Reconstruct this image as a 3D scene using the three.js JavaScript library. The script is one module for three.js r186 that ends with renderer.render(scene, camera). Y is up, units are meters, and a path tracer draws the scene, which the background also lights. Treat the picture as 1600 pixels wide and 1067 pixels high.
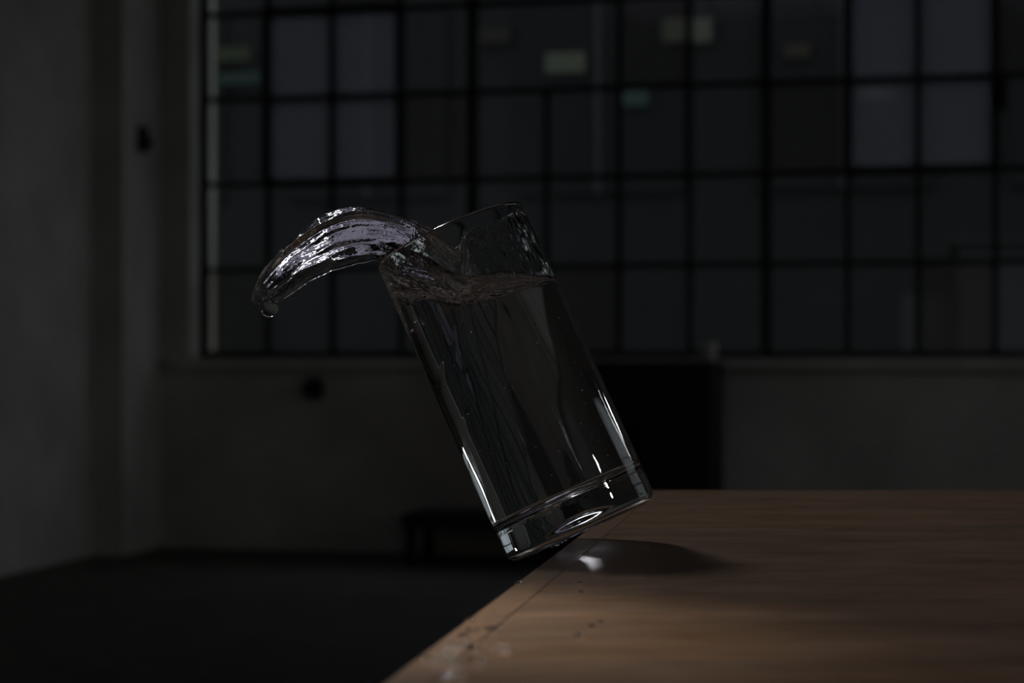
import * as THREE from 'three';
import { RoundedBoxGeometry } from 'three/addons/geometries/RoundedBoxGeometry.js';
import { mergeGeometries } from 'three/addons/utils/BufferGeometryUtils.js';
import { RectAreaLightUniformsLib } from 'three/addons/lights/RectAreaLightUniformsLib.js';
import { createNoise2D, createNoise3D } from 'simplex-noise';

// ------------------------------------------------------------------ camera, sky, lights, exposure
RectAreaLightUniformsLib.init();
const scene = new THREE.Scene();
const FOCAL = 3000, MID_X = 800, HORIZON = 560, EYE = 0.833;      // focal length in pixels of a 1600 x 1067 frame; eye height in metres
const camera = new THREE.PerspectiveCamera(2 * Math.atan(533.5 / FOCAL) * 180 / Math.PI, 1600 / 1067, 0.02, 200);
camera.position.set(0, EYE, 0);
camera.setViewOffset(1600, 1067, 0, -26.5, 1600, 1067);          // lens shift: the horizon lies a little under the middle
camera.focus = 0.846;
camera.userData.fStop = 11;
scene.add(camera);

const SKY = new THREE.Color().setRGB(0.64, 0.645, 0.69);           // flat grey overcast late-day sky
scene.background = SKY;

const LAMPS = [];                                                  // [position, looks at, width, height, intensity], built as studio lamps further down
LAMPS.push({ name: 'snoot_lamp', label: 'black snoot lamp on a stand behind the left end of the table', at: [-0.46, 1.24, -1.00], to: [-0.050, 0.75, -0.625], w: 0.08, h: 0.08, power: 5.6, color: 0xffefdf, stand: [-1.1, -1.25], cone: 0.16 });
LAMPS.push({ name: 'high_lamp', label: 'square lamp on a tall black stand above and behind the water', at: [-0.50, 1.80, -1.46], to: [-0.02, 0.84, -0.86], w: 0.13, h: 0.13, power: 175, color: 0xfbf8ff, stand: [-1.5, -2.3] });
LAMPS.push({ name: 'spot_lamp', label: 'tiny hard lamp on a black stand at the far end of the table', at: [1.05, 1.22, -1.95], to: [0.0, 0.85, -0.86], w: 0.05, h: 0.05, power: 45, color: 0xfbfbff });

LAMPS.push({ name: 'flash_lamp', label: 'tiny hard flash lamp on a black stand at the right of the viewer', at: [1.20, 1.42, -0.05], to: [-0.04, 0.88, -0.86], w: 0.05, h: 0.05, power: 240, color: 0xfff9f2 });

const renderer = new THREE.WebGLRenderer();
renderer.toneMapping = THREE.LinearToneMapping;
renderer.toneMappingExposure = 1.0;
renderer.shadowMap.enabled = true;

// ------------------------------------------------------------------ helpers
function seeded(seed) { let a = seed >>> 0; return () => { a = (a + 0x6D2B79F5) | 0; let t = Math.imul(a ^ (a >>> 15), 1 | a); t = (t + Math.imul(t ^ (t >>> 7), 61 | t)) ^ t; return ((t ^ (t >>> 14)) >>> 0) / 4294967296; }; }
const rnd = seeded(7);
const n2 = createNoise2D(seeded(11)), n3 = createNoise3D(seeded(23));
const V = (x, y, z) => new THREE.Vector3(x, y, z);
const at = (px, py, depth) => V((px - MID_X) / FOCAL * depth, EYE + (HORIZON - py) / FOCAL * depth, -depth);
const clamp = (v, a, b) => Math.min(b, Math.max(a, v));
const sstep = (a, b, v) => { const t = clamp((v - a) / (b - a), 0, 1); return t * t * (3 - 2 * t); };
const names = new Map();
function numbered(name) { const k = names.get(name) ?? 0; names.set(name, k + 1); return k ? `${name}_${String(k).padStart(3, '0')}` : name; }
function mesh(name, geometry, material, parent) {
  const o = new THREE.Mesh(geometry, material); o.name = parent === scene ? numbered(name) : name;
  o.castShadow = o.receiveShadow = true; parent.add(o); return o;
}
function thing(name, label, category, group) {
  const o = new THREE.Group(); o.name = numbered(name); o.userData = { label, category };
  if (group) o.userData.group = group;
  scene.add(o); return o;
}
function tag(o, label, category, group) { Object.assign(o.userData, { label, category }); if (group) o.userData.group = group; return o; }
function struct(name, geometries, material, label) {
  const g = geometries.length > 1 ? mergeGeometries(geometries.map((x) => x.index ? x.toNonIndexed() : x)) : geometries[0];
  const o = mesh(name, g, material, scene); o.userData.kind = 'structure'; if (label) o.userData.label = label; return o;
}
function metreUV(g) {                                              // uv in metres from the face's own axes (box mapping)
  const q = g.index ? g.toNonIndexed() : g, p = q.attributes.position, uv = new Float32Array(p.count * 2), a = V(), b = V(), c = V();
  for (let i = 0; i < p.count; i += 3) {
    a.fromBufferAttribute(p, i); b.fromBufferAttribute(p, i + 1); c.fromBufferAttribute(p, i + 2);
    const n = b.clone().sub(a).cross(c.clone().sub(a)), x = Math.abs(n.x), y = Math.abs(n.y), z = Math.abs(n.z);
    [a, b, c].forEach((v, k) => { const [u, w] = y >= x && y >= z ? [v.x, v.z] : x >= z ? [v.z, v.y] : [v.x, v.y]; uv[(i + k) * 2] = u; uv[(i + k) * 2 + 1] = w; });
  }
  q.setAttribute('uv', new THREE.BufferAttribute(uv, 2)); return q;
}
function texture(w, h, fn, srgb, sx, sy) {                        // fn(u, v) -> [r, g, b] 0..1; repeats every sx by sy metres
  const d = new Uint8Array(w * h * 4);
  for (let j = 0; j < h; j++) for (let i = 0; i < w; i++) { const c = fn(i / w, j / h), k = (j * w + i) * 4; d[k] = clamp(c[0], 0, 1) * 255; d[k + 1] = clamp(c[1], 0, 1) * 255; d[k + 2] = clamp(c[2], 0, 1) * 255; d[k + 3] = 255; }
  const t = new THREE.DataTexture(d, w, h); t.wrapS = t.wrapT = THREE.MirroredRepeatWrapping; t.magFilter = THREE.LinearFilter; t.minFilter = THREE.LinearMipmapLinearFilter; t.generateMipmaps = true;
  if (srgb) t.colorSpace = THREE.SRGBColorSpace;
  t.repeat.set(1 / sx, 1 / sy); t.needsUpdate = true; return t;
}
const fbm = (x, y, o = 4) => { let s = 0, a = 0.5; for (let k = 0; k < o; k++) { s += a * n2(x, y); x *= 2.03; y *= 2.03; a *= 0.5; } return s; };

// ------------------------------------------------------------------ materials
const paintTex = (r, g, b, spread) => texture(512, 512, (u, v) => { const k = 1 + spread * (fbm(u * 5, v * 5, 5) + 0.5 * fbm(u * 40 + 9, v * 40, 3)); return [r * k, g * k, b * k]; }, true, 3, 3);
const M = {};
M.plaster = new THREE.MeshStandardMaterial({ map: paintTex(0.76, 0.745, 0.71, 0.10), roughness: 0.9 });
M.ceiling = new THREE.MeshStandardMaterial({ map: paintTex(0.55, 0.55, 0.55, 0.10), roughness: 0.95 });
M.floor = new THREE.MeshStandardMaterial({ map: texture(512, 512, (u, v) => { const k = 1 + 0.35 * fbm(u * 6, v * 6, 5) + 0.2 * n2(u * 120, v * 14); return [0.24 * k, 0.21 * k, 0.18 * k]; }, true, 2.5, 2.5), roughness: 0.6 });
M.steel = new THREE.MeshStandardMaterial({ color: 0x1b1b1b, roughness: 0.6, metalness: 0.2 });
M.black = new THREE.MeshStandardMaterial({ color: 0x0b0b0b, roughness: 0.65 });
M.darkPlastic = new THREE.MeshStandardMaterial({ color: 0x151515, roughness: 0.5 });
M.pane = new THREE.MeshPhysicalMaterial({ color: 0xe9efef, transmission: 1, thickness: 0, roughness: 0.02, ior: 1.5 });
M.dusty = new THREE.MeshPhysicalMaterial({ color: 0xd0d4dc, transmission: 0.93, thickness: 0, roughness: 0.31, ior: 1.5 });
M.dim = new THREE.MeshPhysicalMaterial({ color: 0xdcdedc, transmission: 0.98, thickness: 0, roughness: 0.04, ior: 1.5 });
M.skylight = new THREE.MeshPhysicalMaterial({ color: 0xbab7c0, transmission: 1, thickness: 0, roughness: 0.1, ior: 1.5 });
M.facade = new THREE.MeshStandardMaterial({ map: paintTex(0.044, 0.047, 0.049, 0.2), roughness: 0.9 });
M.facadeGlass = new THREE.MeshStandardMaterial({ color: 0x0a0b0c, roughness: 0.95 });
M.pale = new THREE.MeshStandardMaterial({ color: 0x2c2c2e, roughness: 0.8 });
M.asphalt = new THREE.MeshStandardMaterial({ color: 0x202122, roughness: 0.95 });

// dark stained wood: long grain along u, small pores, slow colour bands
const woodFn = (dark) => (u, v) => {
  const warp = 0.05 * n2(u * 1.3, v * 3), w = v + warp * 0.2;
  const band = fbm(u * 1.2, w * 14, 4), fine = n2(u * 9, w * 170), pore = Math.pow(clamp(n2(u * 26 + 3, w * 330) * 0.5 + 0.5, 0, 1), 7);
  const k = dark * (1 + 0.17 * band + 0.09 * fine - 0.28 * pore);
  return [0.39 * k, 0.302 * k * (1 - 0.03 * band), 0.212 * k * (1 - 0.07 * band)];
};
M.wood = new THREE.MeshPhysicalMaterial({
  map: texture(1024, 1024, woodFn(0.74), true, 0.62, 0.5), roughness: 1, ior: 1.5,
  roughnessMap: texture(512, 512, (u, v) => { const r = 0.33 + 0.09 * fbm(u * 4, v * 9, 4) + 0.05 * n2(u * 14, v * 150); return [r, r, r]; }, false, 0.5, 0.5),
  bumpMap: texture(1024, 1024, (u, v) => { const b = 0.5 + 0.25 * n2(u * 9, v * 170) + 0.2 * n2(u * 26 + 3, v * 330); return [b, b, b]; }, false, 0.62, 0.5), bumpScale: 0.00006,
});
M.lipping = new THREE.MeshPhysicalMaterial({
  map: texture(512, 512, (u, v) => { const c = woodFn(0.74)(u + 0.37, v); return c; }, true, 0.5, 0.5), roughness: 0.34, ior: 1.5,
});
M.glass = new THREE.MeshPhysicalMaterial({ color: 0xffffff, transmission: 1, thickness: 0.002, roughness: 0, ior: 1.51, attenuationColor: new THREE.Color().setRGB(0.80, 0.93, 0.92), attenuationDistance: 0.16 });
M.water = new THREE.MeshPhysicalMaterial({ color: 0xffffff, transmission: 1, thickness: 0.03, roughness: 0, ior: 1.333 });
M.bubble = M.water;

// ------------------------------------------------------------------ room: axes turned against the camera
const YAW = 0.2243, E1 = V(Math.cos(YAW), 0, Math.sin(YAW)), E2 = V(-Math.sin(YAW), 0, Math.cos(YAW)), W0 = V(0, 0, -8.114);
const ROOM = new THREE.Matrix4().makeBasis(E1, V(0, 1, 0), E2).setPosition(W0);   // x along the window wall, z out from it into the room
const box = (x0, x1, y0, y1, z0, z1) => metreUV(new THREE.BoxGeometry(x1 - x0, y1 - y0, z1 - z0).translate((x0 + x1) / 2, (y0 + y1) / 2, (z0 + z1) / 2));
const roomBox = (...a) => box(...a).applyMatrix4(ROOM);
const along = (px, z = 0) => { const d = V((px - MID_X) / FOCAL, 0, -1), t = (z + W0.dot(E2)) / d.dot(E2); return d.multiplyScalar(t).sub(W0).dot(E1); };   // place along the window wall, z metres in front of it

const LEFT = -1.73, RIGHT = 5.6, FRONT = 11.2, CEIL = 3.5, T = 0.3;
const SILL = 0.835, HEAD = 3.14, OPEN0 = along(297), OPEN1 = along(297) + 16 * 0.306 + 0.16;
struct('floor', [roomBox(LEFT - T, RIGHT + T, -0.2, 0, -T, FRONT + T)], M.floor, 'dark worn concrete floor of the room');
const SKYLIGHT = [-0.8, 2.4, 4.6, 7.8];                            // opening in the ceiling over the table: x0, x1, z0, z1
struct('ceiling', [roomBox(LEFT - T, SKYLIGHT[0], CEIL, CEIL + 0.2, -T, FRONT + T), roomBox(SKYLIGHT[1], RIGHT + T, CEIL, CEIL + 0.2, -T, FRONT + T), roomBox(SKYLIGHT[0], SKYLIGHT[1], CEIL, CEIL + 0.2, -T, SKYLIGHT[2]), roomBox(SKYLIGHT[0], SKYLIGHT[1], CEIL, CEIL + 0.2, SKYLIGHT[3], FRONT + T)], M.ceiling);
struct('wall_back', [
  roomBox(LEFT, RIGHT, 0, SILL, -T, 0), roomBox(LEFT, OPEN0, SILL, HEAD, -T, 0), roomBox(OPEN1, RIGHT, SILL, HEAD, -T, 0), roomBox(LEFT, RIGHT, HEAD, CEIL, -T, 0),
], M.plaster, 'pale painted wall under the steel window');
struct('wall_left', [roomBox(LEFT - T, LEFT, 0, CEIL, -T, FRONT)], M.plaster, 'pale plaster side wall');
struct('wall_front', [roomBox(LEFT - T, RIGHT + T, 0, CEIL, FRONT, FRONT + T)], M.plaster);
const RW = [[0.5, 4.7]];                               // window openings in the right-hand wall, out of the frame
{
  const g = [roomBox(RIGHT, RIGHT + T, 0, SILL, -T, FRONT), roomBox(RIGHT, RIGHT + T, HEAD, CEIL, -T, FRONT)];
  let z = -T; for (const [a, b] of RW) { g.push(roomBox(RIGHT, RIGHT + T, SILL, HEAD, z, a)); z = b; }
  g.push(roomBox(RIGHT, RIGHT + T, SILL, HEAD, z, FRONT));
  struct('wall_right', g, M.plaster);
}
struct('trim_1', [roomBox(LEFT, -1.592, 0, CEIL, 0, 0.39)], M.plaster, 'pale corner pier beside the window');
struct('trim_2', [roomBox(OPEN0 - 0.06, OPEN1 + 0.06, SILL - 0.045, SILL, -0.16, 0.05)], M.plaster, 'pale window sill board');

// steel window: bays of four panes, heavy posts between bays, thin bars, two hopper sashes that stand proud
function steelWindow(name, label, cols, rows, heavy, hoppers, missing, Z, glass = null) {
  const w = new THREE.Group(); w.name = numbered(name); w.userData = { kind: 'structure', label }; scene.add(w);
  const bar = (n, x0, x1, y0, y1, z0 = -0.02, z1 = 0.02) => mesh(n, Z(x0, x1, y0, y1, z0, z1), M.steel, w);
  const x0 = cols[0], x1 = cols.at(-1), y0 = rows[0], y1 = rows.at(-1);
  bar('frame', x0 - 0.03, x0 + 0.012, y0 - 0.02, y1 + 0.02, -0.03, 0.03); bar('frame', x1 - 0.012, x1 + 0.03, y0 - 0.02, y1 + 0.02, -0.03, 0.03);
  bar('frame', x0, x1, y0 - 0.025, y0 + 0.015, -0.03, 0.03); bar('frame', x0, x1, y1 - 0.015, y1 + 0.025, -0.03, 0.03);
  for (let i = 1; i < cols.length - 1; i++) {
    const h = heavy.includes(i);
    if (h) bar('post', cols[i] - 0.021, cols[i] + 0.021, y0, y1, -0.035, 0.035);
    else bar('mullion', cols[i] - 0.0125, cols[i] + 0.0125, y0, missing.includes(i) ? rows[3] : y1);
  }
  for (let j = 1; j < rows.length - 1; j++) bar('transom', x0, x1, rows[j] - 0.0115, rows[j] + 0.0115, -0.018, 0.018);
  for (let i = 0; i < cols.length - 1; i++) for (let j = 0; j < rows.length - 1; j++) {
    const hop = hoppers.some(([a, b, c, d]) => i >= a && i < b && j >= c && j < d), r = ((i * 7 + j * 13 + i * j * 3) % 5);
    mesh('pane', Z(cols[i], cols[i + 1], rows[j], rows[j + 1], -0.003, 0), glass ? glass : hop ? M.dusty : r === 0 ? M.dim : M.pane, w);
  }
  for (const [a, b, c, d] of hoppers) {
    const s = 0.018;
    for (const g of [[cols[a] - s, cols[a] + s, rows[c] - s, rows[d] + s], [cols[b] - s, cols[b] + s, rows[c] - s, rows[d] + s], [cols[a], cols[b], rows[c] - s, rows[c] + s], [cols[a], cols[b], rows[d] - s, rows[d] + s]]) bar('sash_bar', ...g, 0.015, 0.045);
  }
  return w;
}
{
  const cols = [320, 420, 520, 628, 740, 855, 968, 1078, 1198, 1325, 1435, 1555].map((p) => along(p, -0.14));
  for (let k = 0; k < 5; k++) cols.push(cols.at(-1) + 0.306);
  const rows = [...Array(7)].map((_, k) => 0.849 + 0.378 * k);
  const w1 = steelWindow('window_1', 'wide steel factory window of many small panes', cols, rows, [4, 8, 12], [[1, 3, 2, 4], [9, 11, 2, 4]], [5], (a, b, c, d, e, f) => roomBox(a, b, c, d, e - 0.14, f - 0.14));
  const catchGeo = mergeGeometries([roomBox(cols[11] + 0.012, cols[11] + 0.042, 1.84, 1.96, -0.13, -0.05), roomBox(cols[11] - 0.01, cols[11] + 0.03, 1.875, 1.915, -0.13, -0.09)]);
  mesh('window_catch', catchGeo, M.black, w1);
  for (const [a, b] of RW) {
    const c2 = [...Array(9)].map((_, k) => a + (b - a) * k / 8);
    steelWindow('window_2', 'steel factory window in the side wall', c2, rows, [4], [], [], (p, q, c, d, e, f) => roomBox(RIGHT + 0.14 + e, RIGHT + 0.14 + f, c, d, p, q));
  }
}
steelWindow('window_3', 'dusty steel skylight over the table', [0, 1, 2, 3, 4].map((k) => SKYLIGHT[0] + 0.8 * k), [0, 1, 2, 3, 4].map((k) => SKYLIGHT[2] + 0.8 * k), [], [], [], (a, b, c, d, e, f) => roomBox(a, b, CEIL + 0.1 + e, CEIL + 0.1 + f, c, d), M.skylight);
// small dark fixtures on the walls
{
  const hook = tag(mesh('wall_fixture', mergeGeometries([roomBox(-1.592, -1.56, 1.72, 1.83, 0.19, 0.245), roomBox(-1.592, -1.535, 1.745, 1.775, 0.205, 0.23)]), M.darkPlastic, scene), 'small dark switch box on the pale corner pier', 'fixture');
  const g = new THREE.CylinderGeometry(0.045, 0.05, 0.03, 24).rotateX(Math.PI / 2); g.translate(along(490), 0.702, 0.015);
  const knob = new THREE.CylinderGeometry(0.022, 0.026, 0.03, 20).rotateX(Math.PI / 2); knob.translate(along(490), 0.702, 0.04);
  tag(mesh('wall_socket', mergeGeometries([g, knob]).applyMatrix4(ROOM), M.darkPlastic, scene), 'round dark wall socket on the wall under the window', 'socket');
}
// furniture against the window wall
{
  const c = thing('cabinet', 'black cabinet standing against the wall under the window', 'cabinet');
  const x0 = along(905), x1 = along(1142) - 0.03, d = 0.42;
  mesh('body', roomBox(x0, x1, 0.06, 0.80, 0.02, d), M.black, c);
  mesh('top', roomBox(x0 - 0.01, x1 + 0.01, 0.80, 0.822, 0.012, d + 0.015), M.black, c);
  mesh('plinth', roomBox(x0 + 0.03, x1 - 0.03, 0, 0.06, 0.05, d - 0.04), M.black, c);
  const m = (x0 + x1) / 2;
  for (const [a, b, k] of [[x0 + 0.008, m - 0.004, m - 0.04], [m + 0.004, x1 - 0.008, m + 0.04]]) {
    const door = mesh('door', roomBox(a, b, 0.075, 0.79, d, d + 0.018), M.black, c);
    mesh('handle', roomBox(k - 0.006, k + 0.006, 0.42, 0.56, d + 0.018, d + 0.036), M.steel, door);
  }
  const cup = new THREE.LatheGeometry([[0, 0], [0.026, 0], [0.033, 0.075], [0.031, 0.075], [0.024, 0.006], [0, 0.006]].map(([a, b]) => new THREE.Vector2(a, b)), 28);
  const mug = tag(mesh('paper_cup', cup, M.plaster, scene), 'small pale cup on the end of the black cabinet', 'cup');
  mug.position.copy(V(x1 - 0.035, 0.822, 0.2).applyMatrix4(ROOM));
  const b = thing('bench', 'low black bench against the wall beside the cabinet', 'bench');
  const b0 = along(668), b1 = along(890);
  mesh('seat', roomBox(b0, b1, 0.15, 0.20, 0.06, 0.40), M.black, b);
  for (const x of [b0 + 0.03, b1 - 0.03]) for (const z of [0.09, 0.37]) mesh('leg', roomBox(x - 0.02, x + 0.02, 0, 0.15, z - 0.02, z + 0.02), M.black, b);
}

// ------------------------------------------------------------------ outside: yard, building across, pale shed
struct('ground', [roomBox(-25, 30, -1.4, -1.2, -30, -T - 0.02), roomBox(RIGHT + T + 0.02, 40, -1.4, -1.2, -T - 0.02, 25)], M.asphalt, 'dark yard outside the window');
{
  const b = thing('factory_building', 'dark building across the yard seen through the steel window', 'building');
  mesh('wall', roomBox(-12, 13, -1.2, 9, -14, -9), M.facade, b);
  mesh('roof', roomBox(-12.2, 13.2, 9, 9.3, -14.2, -8.8), M.asphalt, b);
  const zf = -9;
  for (let k = 0; k < 11; k++) for (const y of [2.3, 5.2]) {
    const x = -10.6 + k * 2.15;
    const w = mesh('window', roomBox(x, x + 1.5, y, y + 1.7, zf, zf + 0.05), M.facadeGlass, b);
    mesh('glazing_bar', roomBox(x + 0.72, x + 0.78, y, y + 1.7, zf + 0.05, zf + 0.08), M.steel, w);
  }
  // lamps lit behind its windows
  const lit = (r, g, bl) => new THREE.MeshStandardMaterial({ color: 0x111111, emissive: new THREE.Color().setRGB(r, g, bl) });
  const lamps = [[882, 97, 62, 30, [0.030, 0.032, 0.024]], [1052, 46, 34, 36, [0.024, 0.026, 0.020]], [1096, 46, 30, 36, [0.029, 0.031, 0.024]], [992, 153, 40, 22, [0.011, 0.019, 0.018]], [1368, 146, 52, 18, [0.024, 0.021, 0.016]], [360, 84, 60, 22, [0.013, 0.016, 0.009]], [372, 122, 66, 18, [0.007, 0.014, 0.013]], [1245, 78, 40, 22, [0.010, 0.008, 0.005]], [770, 55, 50, 20, [0.007, 0.006, 0.004]]];
  const inv = ROOM.clone().invert(), eye = V(0, EYE, 0).applyMatrix4(inv);
  for (const [px, py, w, h, c] of lamps) {
    const far = at(px, py, 10).applyMatrix4(inv), k = (zf + 0.1 - eye.z) / (far.z - eye.z), p = eye.clone().lerp(far, k), s = 10 * k / FOCAL / 2;
    mesh('lit_window', roomBox(p.x - w * s, p.x + w * s, p.y - h * s, p.y + h * s, zf + 0.05, zf + 0.1), lit(...c), b);
  }
  const s = thing('shed', 'pale grey shed in the yard behind the right part of the window', 'shed');
  const zs = -4.5, f = (px) => along(px) * 1.52 + 0.02;
  mesh('wall', roomBox(1.86, 2.55, -1.2, 1.55, zs - 1.5, zs), M.pale, s);
  mesh('roof', roomBox(1.80, 2.61, 1.55, 1.60, zs - 1.55, zs + 0.06), M.steel, s);
  mesh('side_wall', roomBox(1.50, 1.86, -1.2, 1.24, zs - 1.2, zs - 0.2), M.pale, s);
}

// ------------------------------------------------------------------ table
const TOP = 0.7500;
{
  const far = 1.21, near = 0.30;
  const edgeX = (d) => -0.0328 + (d - 0.4913) * (0.0570 / 0.3617);  // left edge of the top, x at depth d
  const t = thing('table', 'dark stained wooden table with a jointed edge strip', 'table');
  const band = 0.0120, skew = 0.0028;
  const slab = (pts, y0, y1, bevel, rot) => {
    const s = new THREE.Shape(pts.map(([x, d]) => new THREE.Vector2(x, d)));
    const g = new THREE.ExtrudeGeometry(s, { depth: y1 - y0 - 2 * bevel, bevelEnabled: true, bevelThickness: bevel, bevelSize: bevel, bevelOffset: -bevel, bevelSegments: 3, curveSegments: 4 });
    g.rotateX(-Math.PI / 2); g.translate(0, y0 + bevel, 0);         // shape (x, depth) lies flat, depth runs along -z
    const q = metreUV(g), uv = q.attributes.uv;
    if (rot) for (let i = 0; i < uv.count; i++) { const u = uv.getX(i), v = uv.getY(i), c = Math.cos(rot), n = Math.sin(rot); uv.setXY(i, u * c - v * n, u * n + v * c); }
    return q;
  };
  const R = 1.55, e = (d, o) => [edgeX(d) + o, d];
  mesh('tabletop', slab([e(near, band), [R, near], [R + 0.01, far - skew * 3], e(far, band)], TOP - 0.034, TOP, 0.0006, 0.02), M.wood, t);
  const lip = mesh('edge_strip', slab([e(near, 0), e(near, band), e(far, band), e(far, 0)], TOP - 0.034, TOP, 0.0006, Math.PI / 2 - 0.156), M.lipping, t);
  lip.userData.label = 'wooden edge strip with its grain along the edge';
  mesh('apron', slab([e(near + 0.05, 0.06), [R - 0.06, near + 0.05], [R - 0.06, far - 0.06], e(far - 0.06, 0.06)], TOP - 0.11, TOP - 0.034, 0.001, 0), M.wood, t);
  for (const [x, d] of [[edgeX(near + 0.09) + 0.1, near + 0.09], [edgeX(far - 0.1) + 0.1, far - 0.1], [R - 0.1, near + 0.09], [R - 0.1, far - 0.1]]) {
    const l = mesh('leg', new RoundedBoxGeometry(0.06, TOP - 0.11, 0.06, 2, 0.004), M.wood, t); l.position.set(x, (TOP - 0.11) / 2, -d);
  }
}

// ------------------------------------------------------------------ tumbler, tipped over the table edge
// own axes: y along the tumbler, x across it to the right, z towards the viewer; millimetres in the builders below
const MM = 0.001, UNIT = 0.2864;                                   // UNIT: millimetres for one photograph pixel at the tumbler
const BASE = at(911.4, 831.2, 0.853), RIM = at(703.9, 368.6, 0.8676);
const AX = RIM.clone().sub(BASE).normalize(), LEN = RIM.distanceTo(BASE) / MM;
const AW = V(0, 0, 1).addScaledVector(AX, -AX.z).normalize(), AU = AX.clone().cross(AW).normalize();
const POSE = new THREE.Matrix4().makeBasis(AU, AX, AW).setPosition(BASE);
function pose(o) { o.applyMatrix4(POSE); return o; }
const RO = 35.8, RI = 33.5, FLOOR = 15.8;
function outward(g) {                                              // make a closed surface face outwards
  const p = g.attributes.position, ix = g.index, a = V(), b = V(), c = V(); let vol = 0;
  for (let i = 0; i < ix.count; i += 3) { a.fromBufferAttribute(p, ix.getX(i)); b.fromBufferAttribute(p, ix.getX(i + 1)); c.fromBufferAttribute(p, ix.getX(i + 2)); vol += a.dot(b.cross(c)); }
  if (vol < 0) { const r = ix.array; for (let i = 0; i < r.length; i += 3) { const s = r[i]; r[i] = r[i + 1]; r[i + 1] = s; } const n = g.attributes.normal; if (n) for (let i = 0; i < n.count; i++) n.setXYZ(i, -n.getX(i), -n.getY(i), -n.getZ(i)); }
  return g;
}
{
  const pts = [], push = (r, y) => pts.push([r, y]);
  for (let k = 0; k <= 14; k++) { const a = k / 14 * Math.PI / 2; push(15 * Math.sin(a), 0.9 + 7.6 * Math.cos(a)); }        // dimple moulded into the underside
  for (let k = 1; k <= 4; k++) push(15 + 1.2 * k / 4 * 1.0, 0.9 - 0.9 * Math.sin(k / 4 * Math.PI / 2));
  for (let k = 1; k <= 6; k++) push(16.2 + 13.8 * k / 6, 0);
  for (let k = 1; k <= 10; k++) { const a = k / 10 * Math.PI / 2; push(30 + 5.6 * Math.sin(a), 4.6 - 4.6 * Math.cos(a)); }   // heel
  for (let k = 1; k <= 40; k++) { const y = 4.6 + (LEN - 1.2 - 4.6) * k / 40; push(RO - 0.2 * Math.exp(-Math.pow((y - 14) / 5, 2)), y); }
  const wl = (RO - RI) / 2;
  for (let k = 1; k < 12; k++) { const a = k / 12 * Math.PI; push(RO - wl + wl * Math.cos(a), LEN - 1.2 + 1.2 * Math.sin(a)); }
  for (let k = 0; k <= 44; k++) push(RI, LEN - 1.2 - (LEN - 1.2 - FLOOR - 4) * k / 44);
  for (let k = 1; k <= 10; k++) { const a = k / 10 * Math.PI / 2; push(RI - 4 + 4 * Math.cos(a), FLOOR + 4 - 4 * Math.sin(a)); }
  for (let k = 1; k <= 16; k++) { const r = (RI - 4) * (1 - k / 16); push(r, FLOOR - 0.9 * (1 - Math.pow(r / (RI - 4), 2))); }
  const N = 192, pos = [], idx = [];
  for (let j = 0; j < pts.length; j++) for (let i = 0; i < N; i++) {
    const a = i / N * Math.PI * 2; let [r, y] = pts[j];
    if (j > 36 && y > FLOOR && r < RO - 0.6 && y < LEN - 4) r += 0.09 * n3(Math.cos(a) * 1.8, y * 0.018, Math.sin(a) * 1.8) * sstep(0, 6, LEN - 4 - y);   // pressed glass is never quite even inside
    if (y > 4 && r > RO - 0.5) r += 0.05 * n3(Math.cos(a) * 1.7, y * 0.02 + 7, Math.sin(a) * 1.7);
    pos.push(r * Math.cos(a) * MM, y * MM, r * Math.sin(a) * MM);
  }
  for (let j = 0; j < pts.length - 1; j++) for (let i = 0; i < N; i++) { const a = j * N + i, b = j * N + (i + 1) % N, c = a + N, d = b + N; idx.push(a, c, b, b, c, d); }
  const g = new THREE.BufferGeometry(); g.setAttribute('position', new THREE.Float32BufferAttribute(pos, 3)); g.setIndex(idx); g.computeVertexNormals(); outward(g);
  pose(tag(mesh('drinking_glass', g, M.glass, scene), 'clear straight tumbler with a thick base tipping over the table edge', 'glass'));
}

// ------------------------------------------------------------------ water: one body, from the bottom of the tumbler out over its rim
const CA = 0.916, SA = 0.401;
const toOwn = (X, Y, z = 0) => [(CA * X - SA * Y - 499.3) * UNIT, (-SA * X - CA * Y + 1127) * UNIT, z];
function curve(points) {                                           // smooth table: points [key, ...values] -> function of key
  return (k) => {
    if (k <= points[0][0]) return points[0].slice(1); const L = points.at(-1); if (k >= L[0]) return L.slice(1);
    let i = 0; while (points[i + 1][0] < k) i++;
    const a = points[Math.max(0, i - 1)], b = points[i], c = points[i + 1], d = points[Math.min(points.length - 1, i + 2)], t = (k - b[0]) / (c[0] - b[0]), h = c[0] - b[0];
    return b.slice(1).map((_, j) => { j++; const m0 = (c[j] - a[j]) / (c[0] - a[0]) * h, m1 = (d[j] - b[j]) / (d[0] - b[0]) * h, t2 = t * t, t3 = t2 * t; return (2 * t3 - 3 * t2 + 1) * b[j] + (t3 - 2 * t2 + t) * m0 + (-2 * t3 + 3 * t2) * c[j] + (t3 - t2) * m1; });
  };
}
const surfaceY = (() => { const c = curve([[560, 384], [600, 386], [630, 398], [660, 416], [690, 437], [715, 450], [740, 455], [800, 452], [850, 447], [890, 442]]), tb = new Float32Array(700); for (let i = 0; i < 700; i++) tb[i] = c(300 + i)[0]; return (x) => { const k = clamp(x - 300, 0, 698.9), i = k | 0; return tb[i] + (tb[i + 1] - tb[i]) * (k - i); }; })();
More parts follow.
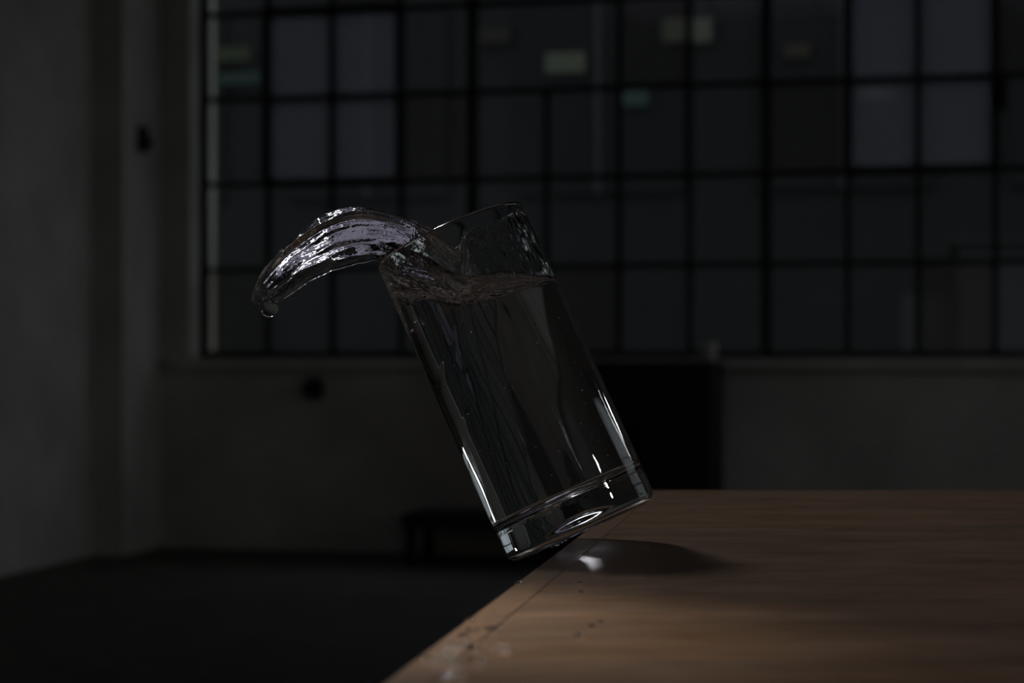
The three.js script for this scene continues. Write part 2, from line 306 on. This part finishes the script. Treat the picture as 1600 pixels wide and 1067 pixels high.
// the jet: a bent flattened tube given by its middle line, half height across and half width in depth
const jet = (() => {
  const P = [[735, 432, 20, 26, 0], [700, 408, 26, 40, 0], [664, 385, 30, 52, 2], [630, 371, 33, 58, 3], [595, 364, 38, 60, 4], [560, 364, 43, 60, 5], [525, 373, 42, 56, 6], [495, 388, 38, 50, 7], [468, 404, 33, 42, 8], [446, 421, 28, 34, 9], [427, 437, 23, 26, 9], [413, 451, 17, 19, 9], [407, 461, 12.5, 14, 9], [410, 468, 11, 12, 9]];
  const c = curve(P.map((p, i) => [i, ...p])), out = [];
  for (let i = 0; i <= (P.length - 1) * 8; i++) { const [X, Y, a, b, z] = c(i / 8), [x, y] = toOwn(X, Y); out.push([x, y, z * UNIT, a * UNIT, b * UNIT]); }
  return out;
})();
function jetField(x, y, z) {
  let best = 1e9, bi = 0, bt = 0;
  for (let i = 0; i < jet.length - 1; i++) {
    const a = jet[i], b = jet[i + 1], dx = b[0] - a[0], dy = b[1] - a[1], t = clamp(((x - a[0]) * dx + (y - a[1]) * dy) / (dx * dx + dy * dy), 0, 1);
    const ex = x - a[0] - dx * t, ey = y - a[1] - dy * t, d = ex * ex + ey * ey;
    if (d < best) { best = d; bi = i; bt = t; }
  }
  const a = jet[bi], b = jet[bi + 1], L = (k) => a[k] + (b[k] - a[k]) * bt;
  const dx = b[0] - a[0], dy = b[1] - a[1], l = Math.hypot(dx, dy), ex = x - L(0), ey = y - L(1);
  const side = (dx * ey - dy * ex) / l, endways = (dx * ex + dy * ey) / l;    // side > 0: under the jet (its line runs to the left)
  const h = L(3), w = L(4), zz = z - L(2), f = (bi + bt) / (jet.length - 1);
  const v = side / h, q = zz / w, e = endways / h;
  const P = 2.8;
  let d = (Math.pow(Math.pow(Math.abs(v), P) + Math.pow(Math.abs(q), P) + Math.pow(Math.abs(e), P), 1 / P) - 1) * Math.min(h, w) * 0.92;
  const open = sstep(0.05, 0.22, f) * sstep(1.0, 0.80, f), tilt = 0.93;         // out in the air the far side falls away under the crest, so the jet is thick above and thin below
  d = smax(d, (side * Math.sin(tilt) - zz * Math.cos(tilt)) - 0.16 * w - (1 - open) * 30, 2.0);
  return [d, f, v, q];
}
const smin = (a, b, k) => { const h = clamp(0.5 + 0.5 * (b - a) / k, 0, 1); return b + (a - b) * h - k * h * (1 - h); };
const smax = (a, b, k) => -smin(-a, -b, k);
function capsule(x, y, z, A, B, ra, rb) { const ax = x - A[0], ay = y - A[1], az = z - A[2], bx = B[0] - A[0], by = B[1] - A[1], bz = B[2] - A[2], t = clamp((ax * bx + ay * by + az * bz) / (bx * bx + by * by + bz * bz), 0, 1); return Math.hypot(ax - bx * t, ay - by * t, az - bz * t) - (ra + (rb - ra) * t); }
// ridge along the lower side of the jet, the drop at its tip, a spike and lumps thrown up inside
const RIDGE = [[[600, 398, 6], 2.4], [[560, 404, 7.5], 2.3], [[520, 416, 9], 2.3], [[480, 434, 9], 2.3], [[454, 450, 7.5], 2.2], [[438, 459, 5], 2.2], [[428, 464, 4], 2.2]].map(([[X, Y, z], r]) => [toOwn(X, Y, z), r]);
const SPIKE = [[[731, 362, 17], 0.4], [[731, 390, 17], 2.0], [[728, 425, 16], 3.6], [[726, 465, 14], 5.0]].map(([[X, Y, z], r]) => [toOwn(X, Y, z), r]);
const LUMPS = [[716, 470, 22, 4.2], [745, 474, 22, 4.6], [733, 486, 20, 3.6], [694, 462, 20, 3.5], [768, 466, 24, 3.0], [660, 418, 22, 4.5], [676, 440, 22, 4.2]].map(([X, Y, z, r]) => [toOwn(X, Y, z), r]);
const TIP = toOwn(420, 478, 4), LOBE = toOwn(406, 459, 2);
const filmTop = (() => { const c = curve([[700, 402], [724, 392], [745, 374], [770, 362], [790, 350], [806, 340], [816, 334], [850, 340]]); return (X) => c(X)[0]; })();
function waterField(x, y, z) {
  const s = x / UNIT + 499.3, t = y / UNIT - 1127, X = CA * s - SA * t, Y = -SA * s - CA * t, r = Math.hypot(x, z);
  // water standing in the tumbler
  const c = 3.6, q0 = r - (RI + 0.35 - c), q1 = FLOOR - 0.5 - 0.9 * Math.max(0, 1 - (r / 29.5) * (r / 29.5)) + c - y;
  const cyl = Math.hypot(Math.max(q0, 0), Math.max(q1, 0)) + Math.min(Math.max(q0, q1), 0) - c;
  let top = (surfaceY(X) + 12 * sstep(700, 600, X) * (z / 34) * (z / 34) - (9 + 4 * sstep(760, 680, X)) * sstep(590, 640, X) * (z / 34) - Y) * UNIT;
  let d = 1e9;
  if (Math.abs(top) < 12) {
    const rough = 0.35 + 0.9 * Math.exp(-Math.pow((X - 715) / 45, 2));
    top += rough * (1.5 * n3(x * 0.055, y * 0.03, z * 0.075) + 0.55 * n3(x * 0.16, y * 0.1, z * 0.2 + 5)) + (0.10 + 0.16 * rough) * n3(x * 0.5, y * 0.4, z * 0.6) - 1.5 * Math.exp(-(RI - Math.min(r, RI)) / 1.6);
  }
  d = smax(cyl, top, 0.8);
  // film left clinging to the wall on the right
  if (X > 690 && r > 14) {
    const th = 1.25 + 0.5 * n3(x * 0.10, y * 0.045, z * 0.10) + 0.22 * n3(x * 0.33, y * 0.11, z * 0.33 + 3) + 0.55 * Math.exp(-Math.abs(filmTop(X) - Y) * UNIT / 1.2);
    const ft = (filmTop(X) + 3 * n3(x * 0.2, 3, z * 0.2) - Y) * UNIT, fl = (732 - X) * UNIT * 0.8;
    d = smin(d, smax(smax(Math.max(r - (RI + 0.35), RI - th - r), ft, 0.7), fl, 1.5), 0.8);
  }
  // lumps and spike
  if (X > 630 && X < 800 && Y > 350 && Y < 520) {
    const wall = r - (RI + 0.2);
    for (const [p, R] of LUMPS) d = smin(d, Math.max(wall, Math.hypot(x - p[0], y - p[1], z - p[2]) - R + 0.8 * n3(x * 0.28, y * 0.28, z * 0.28)), 1.6);
    for (let i = 0; i < SPIKE.length - 1; i++) d = smin(d, capsule(x, y, z, SPIKE[i][0], SPIKE[i + 1][0], SPIKE[i][1], SPIKE[i + 1][1]) + 0.35 * n3(x * 0.4, y * 0.15, z * 0.4), 1.0);
  }
  // the jet
  if (X < 760 && Y < 520) {
    let [j, f, v, q] = jetField(x, y, z);
    if (j < 9) {
      const g = sstep(0.25, 0.45, f) * sstep(1.0, 0.86, f);
      // streaks that run with the flow, a hollow above the lower ridge, fine wrinkles
      const u = f * 95;
      j += g * (1.5 * Math.exp(-Math.pow((v - 0.50) / 0.17, 2)) * sstep(0.1, 0.5, q) + 0.9 * Math.exp(-Math.pow((v + 0.42) / 0.12, 2)) * sstep(0.1, 0.5, q));
      j += 0.7 * n3(u * 0.035, v * 1.5, q * 1.2) + 0.22 * n3(u * 0.07 + 4, v * 4.0, q * 2.6) + 0.05 * n3(x * 0.35, y * 0.40, z * 0.36) + 0.035 * n3(x * 0.8, y * 0.9, z * 0.8);
    }
    let ridge = 1e9; for (let i = 0; i < RIDGE.length - 1; i++) ridge = Math.min(ridge, capsule(x, y, z, RIDGE[i][0], RIDGE[i + 1][0], RIDGE[i][1], RIDGE[i + 1][1]));
    j = smin(j, ridge + 0.3 * n3(x * 0.12, y * 0.12, z * 0.2), 2.4);
    j = smin(j, Math.hypot(x - TIP[0], y - TIP[1], z - TIP[2]) - 4.2, 0.9);
    j = smin(j, Math.hypot(x - LOBE[0], y - LOBE[1], z - LOBE[2]) - 3.2, 2.0);
    if (y < LEN + 4 && r < 44) {                                     // near the rim the jet stays inside the tumbler's wall or above its lip
      const keep = r - (RI + 0.35 - 1.6 * sstep(LEN - 14, LEN - 2, y)), clipped = smax(j, keep, 0.6);
      j += (clipped - j) * sstep(LEN + 4, LEN + 1.2, y) * sstep(44, 39, r);
    }
    d = smin(d, j, 2.2);
  }
  return d;
}
// dual surface of a field on a grid: one vertex in each cell that the surface crosses, pulled onto the surface
function surfaceOf(field, lo, hi, h, slack) {
  const nx = Math.ceil((hi[0] - lo[0]) / h), ny = Math.ceil((hi[1] - lo[1]) / h), nz = Math.ceil((hi[2] - lo[2]) / h), B = 8;
  const mx = nx + 1, my = ny + 1, mz = nz + 1, F = new Float32Array(mx * my * mz), at3 = (i, j, k) => (k * my + j) * mx + i;
  for (let k0 = 0; k0 < mz; k0 += B) for (let j0 = 0; j0 < my; j0 += B) for (let i0 = 0; i0 < mx; i0 += B) {
    const c = field(lo[0] + (i0 + B / 2) * h, lo[1] + (j0 + B / 2) * h, lo[2] + (k0 + B / 2) * h), far = Math.abs(c) > B * h * 0.87 * slack;
    for (let k = k0; k < Math.min(k0 + B, mz); k++) for (let j = j0; j < Math.min(j0 + B, my); j++) for (let i = i0; i < Math.min(i0 + B, mx); i++) F[at3(i, j, k)] = far ? c : field(lo[0] + i * h, lo[1] + j * h, lo[2] + k * h);
  }
  const id = new Int32Array(mx * my * mz).fill(-1), pos = [], idx = [];
  const corners = [0, 1, mx, mx + 1, mx * my, mx * my + 1, mx * my + mx, mx * my + mx + 1], edges = [[0, 1], [2, 3], [4, 5], [6, 7], [0, 2], [1, 3], [4, 6], [5, 7], [0, 4], [1, 5], [2, 6], [3, 7]];
  for (let k = 0; k < nz; k++) for (let j = 0; j < ny; j++) for (let i = 0; i < nx; i++) {
    const o = at3(i, j, k); let m = 0; for (let c = 0; c < 8; c++) if (F[o + corners[c]] < 0) m |= 1 << c;
    if (m === 0 || m === 255) continue;
    let px = 0, py = 0, pz = 0, n = 0;
    for (const [a, b] of edges) { if (((m >> a) & 1) === ((m >> b) & 1)) continue; const fa = F[o + corners[a]], fb = F[o + corners[b]], t = fa / (fa - fb); px += (a & 1) + t * ((b & 1) - (a & 1)); py += ((a >> 1) & 1) + t * (((b >> 1) & 1) - ((a >> 1) & 1)); pz += (a >> 2) + t * ((b >> 2) - (a >> 2)); n++; }
    id[o] = pos.length / 3; pos.push(lo[0] + (i + px / n) * h, lo[1] + (j + py / n) * h, lo[2] + (k + pz / n) * h);
  }
  const quad = (a, b, c, d, flip) => { if (a < 0 || b < 0 || c < 0 || d < 0) return; flip ? idx.push(a, c, b, a, d, c) : idx.push(a, b, c, a, c, d); };
  for (let k = 1; k < nz; k++) for (let j = 1; j < ny; j++) for (let i = 1; i < nx; i++) {
    const o = at3(i, j, k), s = F[o] < 0;
    if (s !== F[o + 1] < 0) quad(id[o], id[o - mx], id[o - mx - mx * my], id[o - mx * my], s);
    if (s !== F[o + mx] < 0) quad(id[o], id[o - mx * my], id[o - mx * my - 1], id[o - 1], s);
    if (s !== F[o + mx * my] < 0) quad(id[o], id[o - 1], id[o - 1 - mx], id[o - mx], s);
  }
  const nor = new Float32Array(pos.length), e = 0.12;
  for (let i = 0; i < pos.length; i += 3) {
    let [x, y, z] = [pos[i], pos[i + 1], pos[i + 2]], gx, gy, gz;
    for (let it = 0; it < 3; it++) {
      const f = field(x, y, z); gx = (field(x + e, y, z) - field(x - e, y, z)) / (2 * e); gy = (field(x, y + e, z) - field(x, y - e, z)) / (2 * e); gz = (field(x, y, z + e) - field(x, y, z - e)) / (2 * e);
      const g2 = Math.max(gx * gx + gy * gy + gz * gz, 0.1); if (it === 2) break;
      const st = clamp(f / g2, -0.4 * h, 0.4 * h); x -= gx * st; y -= gy * st; z -= gz * st;
    }
    const l = Math.hypot(gx, gy, gz) || 1; nor[i] = gx / l; nor[i + 1] = gy / l; nor[i + 2] = gz / l;
    pos[i] = x * MM; pos[i + 1] = y * MM; pos[i + 2] = z * MM;
  }
  const g = new THREE.BufferGeometry(); g.setAttribute('position', new THREE.Float32BufferAttribute(pos, 3)); g.setAttribute('normal', new THREE.BufferAttribute(nor, 3)); g.setIndex(idx); return g;
}
{
  const t0 = Date.now(), g = surfaceOf(waterField, [-98, 13.0, -37], [36, 178, 37], 0.7, 2.0);
  // check which way the faces run against the field's normals
  const p = g.attributes.position, n = g.attributes.normal, ix = g.index.array; let sum = 0; const a = V(), b = V(), c = V(), m = V();
  for (let i = 0; i < Math.min(ix.length, 30000); i += 3) { a.fromBufferAttribute(p, ix[i]); b.fromBufferAttribute(p, ix[i + 1]); c.fromBufferAttribute(p, ix[i + 2]); m.fromBufferAttribute(n, ix[i]); sum += Math.sign(b.sub(a).cross(c.sub(a)).dot(m)); }
  if (sum < 0) for (let i = 0; i < ix.length; i += 3) { const s = ix[i]; ix[i] = ix[i + 1]; ix[i + 1] = s; }
  console.log('water triangles', ix.length / 3, 'ms', Date.now() - t0, 'facing', sum);
  pose(tag(mesh('water', g, M.water, scene), 'clear water filling the tumbler and pouring out over its rim', 'water'));
}
// tiny air bubbles in the water: too small to count
{
  const s = new THREE.SphereGeometry(1, 8, 6), ix = s.index.array; for (let i = 0; i < ix.length; i += 3) { const k = ix[i]; ix[i] = ix[i + 1]; ix[i + 1] = k; }
  const nn = s.attributes.normal; for (let i = 0; i < nn.count; i++) nn.setXYZ(i, -nn.getX(i), -nn.getY(i), -nn.getZ(i));
  const N = 320, o = new THREE.InstancedMesh(s, M.bubble, N), mt = new THREE.Matrix4(); let k = 0, guard = 0;
  while (k < N && guard++ < 20000) {
    const x = (rnd() * 2 - 1) * 32, z = (rnd() * 2 - 1) * 32, y = FLOOR + 1 + rnd() * 112, r = 0.10 + 0.26 * Math.pow(rnd(), 3);
    if (Math.hypot(x, z) > 32.4 || waterField(x, y, z) > -0.8) continue;
    if (rnd() > 0.35 + 0.65 * sstep(5, 30, x)) continue;
    mt.makeScale(r * MM, r * MM, r * MM).setPosition(x * MM, y * MM, z * MM); o.setMatrixAt(k++, mt);
  }
  o.count = k; o.name = 'air_bubbles'; o.userData = { kind: 'stuff', label: 'tiny air bubbles scattered through the water in the tumbler', category: 'bubbles' };
  scene.add(o); pose(o);
}
// drops of water on the table and under the tumbler
{
  const drops = [];
  for (let k = 0; k < 4; k++) { const g = new THREE.SphereGeometry(1, 28, 16, 0, Math.PI * 2, 0, Math.PI), p = g.attributes.position; for (let i = 0; i < p.count; i++) { const x = p.getX(i), y = p.getY(i), z = p.getZ(i), w = 1 + 0.16 * n3(x + k * 5, 0, z); p.setXYZ(i, x * w, y > 0 ? y * 0.6 : y * 0.04, z * w); } g.computeVertexNormals(); drops.push(g); }
  const spots = [[733, 970, 1.0], [735, 987, 1.6], [723, 995, 1.1], [768, 985, 1.5], [783, 978, 1.0], [707, 1010, 1.4], [722, 1009, 1.1], [670, 1032, 1.7], [699, 1026, 1.6], [703, 1035, 1.9], [736, 1014, 1.5], [778, 1014, 1.3], [788, 1015, 1.4], [743, 1034, 1.8], [715, 1055, 1.6], [704, 1061, 1.4], [810, 911, 0.8], [905, 911, 0.8], [908, 925, 0.6], [905, 993, 0.9], [925, 979, 0.8], [938, 972, 0.6], [1017, 854, 0.5]];
  spots.forEach(([px, py, r], i) => {
    const depth = (EYE - TOP) * FOCAL / (py - HORIZON), p = at(px, py, depth);
    const onStrip = i < 17, o = tag(mesh('water_drop', drops[i % 4], M.water, scene), onStrip ? 'small water drop on or beside the edge strip of the table' : 'tiny water drop on the table top near the tumbler', 'water drop', onStrip ? 'drops along the table edge' : 'drops on the table top');
    o.position.set(p.x, TOP + 0.00005, p.z); o.scale.setScalar(1.6 * r * MM); o.rotation.y = i * 1.7;
  });
}

// drops hanging under the base of the tumbler, where it leaves the table
[[873, 856, 20, 0.9], [868, 853, 19, 0.6], [880, 852, 21, 0.7], [886, 850, 20, 0.45], [864, 858, 18, 0.5]].forEach(([X, Y, z, r], i) => {
  const g = new THREE.SphereGeometry(r * MM, 20, 14), p = g.attributes.position; for (let k = 0; k < p.count; k++) if (p.getY(k) > 0) p.setY(k, p.getY(k) * 0.25); g.computeVertexNormals();
  const [x] = toOwn(X, Y); g.translate(x * MM, -0.25 * r * MM - 0.00002, z * MM);
  pose(tag(mesh('water_drop', g, M.water, scene), 'tiny water drop hanging under the base of the tumbler', 'water drop', 'drops under the tumbler'));
});

// ------------------------------------------------------------------ studio lamps, out of the frame
for (const L of LAMPS) {
  const t = thing(L.name, L.label, 'lamp');
  const p = V(...L.at), dir = V(...L.to).sub(p).normalize(), m = new THREE.Matrix4().lookAt(p, V(...L.to), V(0, 1, 0)).setPosition(p);   // +z of m points away from the target
  const put = (name, g, mat) => mesh(name, g.applyMatrix4(m), mat, t);
  put('housing', box(-L.w / 2 - 0.02, L.w / 2 + 0.02, -L.h / 2 - 0.02, L.h / 2 + 0.02, 0.006, 0.12), M.black);
  put('diffuser', box(-L.w / 2, L.w / 2, -L.h / 2, L.h / 2, 0.001, 0.006), new THREE.MeshStandardMaterial({ color: 0xffffff, emissive: L.color, emissiveIntensity: 2 }));
  const back = p.clone().addScaledVector(dir, -0.09), foot = L.stand ? V(L.stand[0], 0, L.stand[1]) : V(back.x, 0, back.z);
  mesh('pole', new THREE.CylinderGeometry(0.014, 0.014, back.y + 0.02, 16).translate(foot.x, back.y / 2 + 0.01, foot.z), M.black, t);
  if (L.stand) mesh('arm', new THREE.TubeGeometry(new THREE.LineCurve3(V(foot.x, back.y, foot.z), back), 1, 0.012, 10), M.black, t);
  for (let k = 0; k < 3; k++) mesh('leg', new THREE.CylinderGeometry(0.009, 0.009, 0.62, 10).rotateZ(1.15).translate(0.28, 0.13, 0).rotateY(k * 2.094 + 0.4).translate(foot.x, 0, foot.z), M.black, t);
  if (L.cone) {                                                    // a focused beam: the lamp shines out of its snoot
    const light = new THREE.SpotLight(L.color, L.power, 0, L.cone, 1, 2); light.name = L.name + '_beam'; light.castShadow = true; light.shadow.radius = 1.5;
    light.position.copy(p).addScaledVector(dir, 0.035); light.target.position.set(...L.to); scene.add(light, light.target);
  } else {
    const light = new THREE.RectAreaLight(L.color, L.power, L.w, L.h); light.name = L.name + '_face';
    light.position.copy(p).addScaledVector(dir, 0.004); light.lookAt(V(...L.to)); scene.add(light);
  }
}
renderer.render(scene, camera);
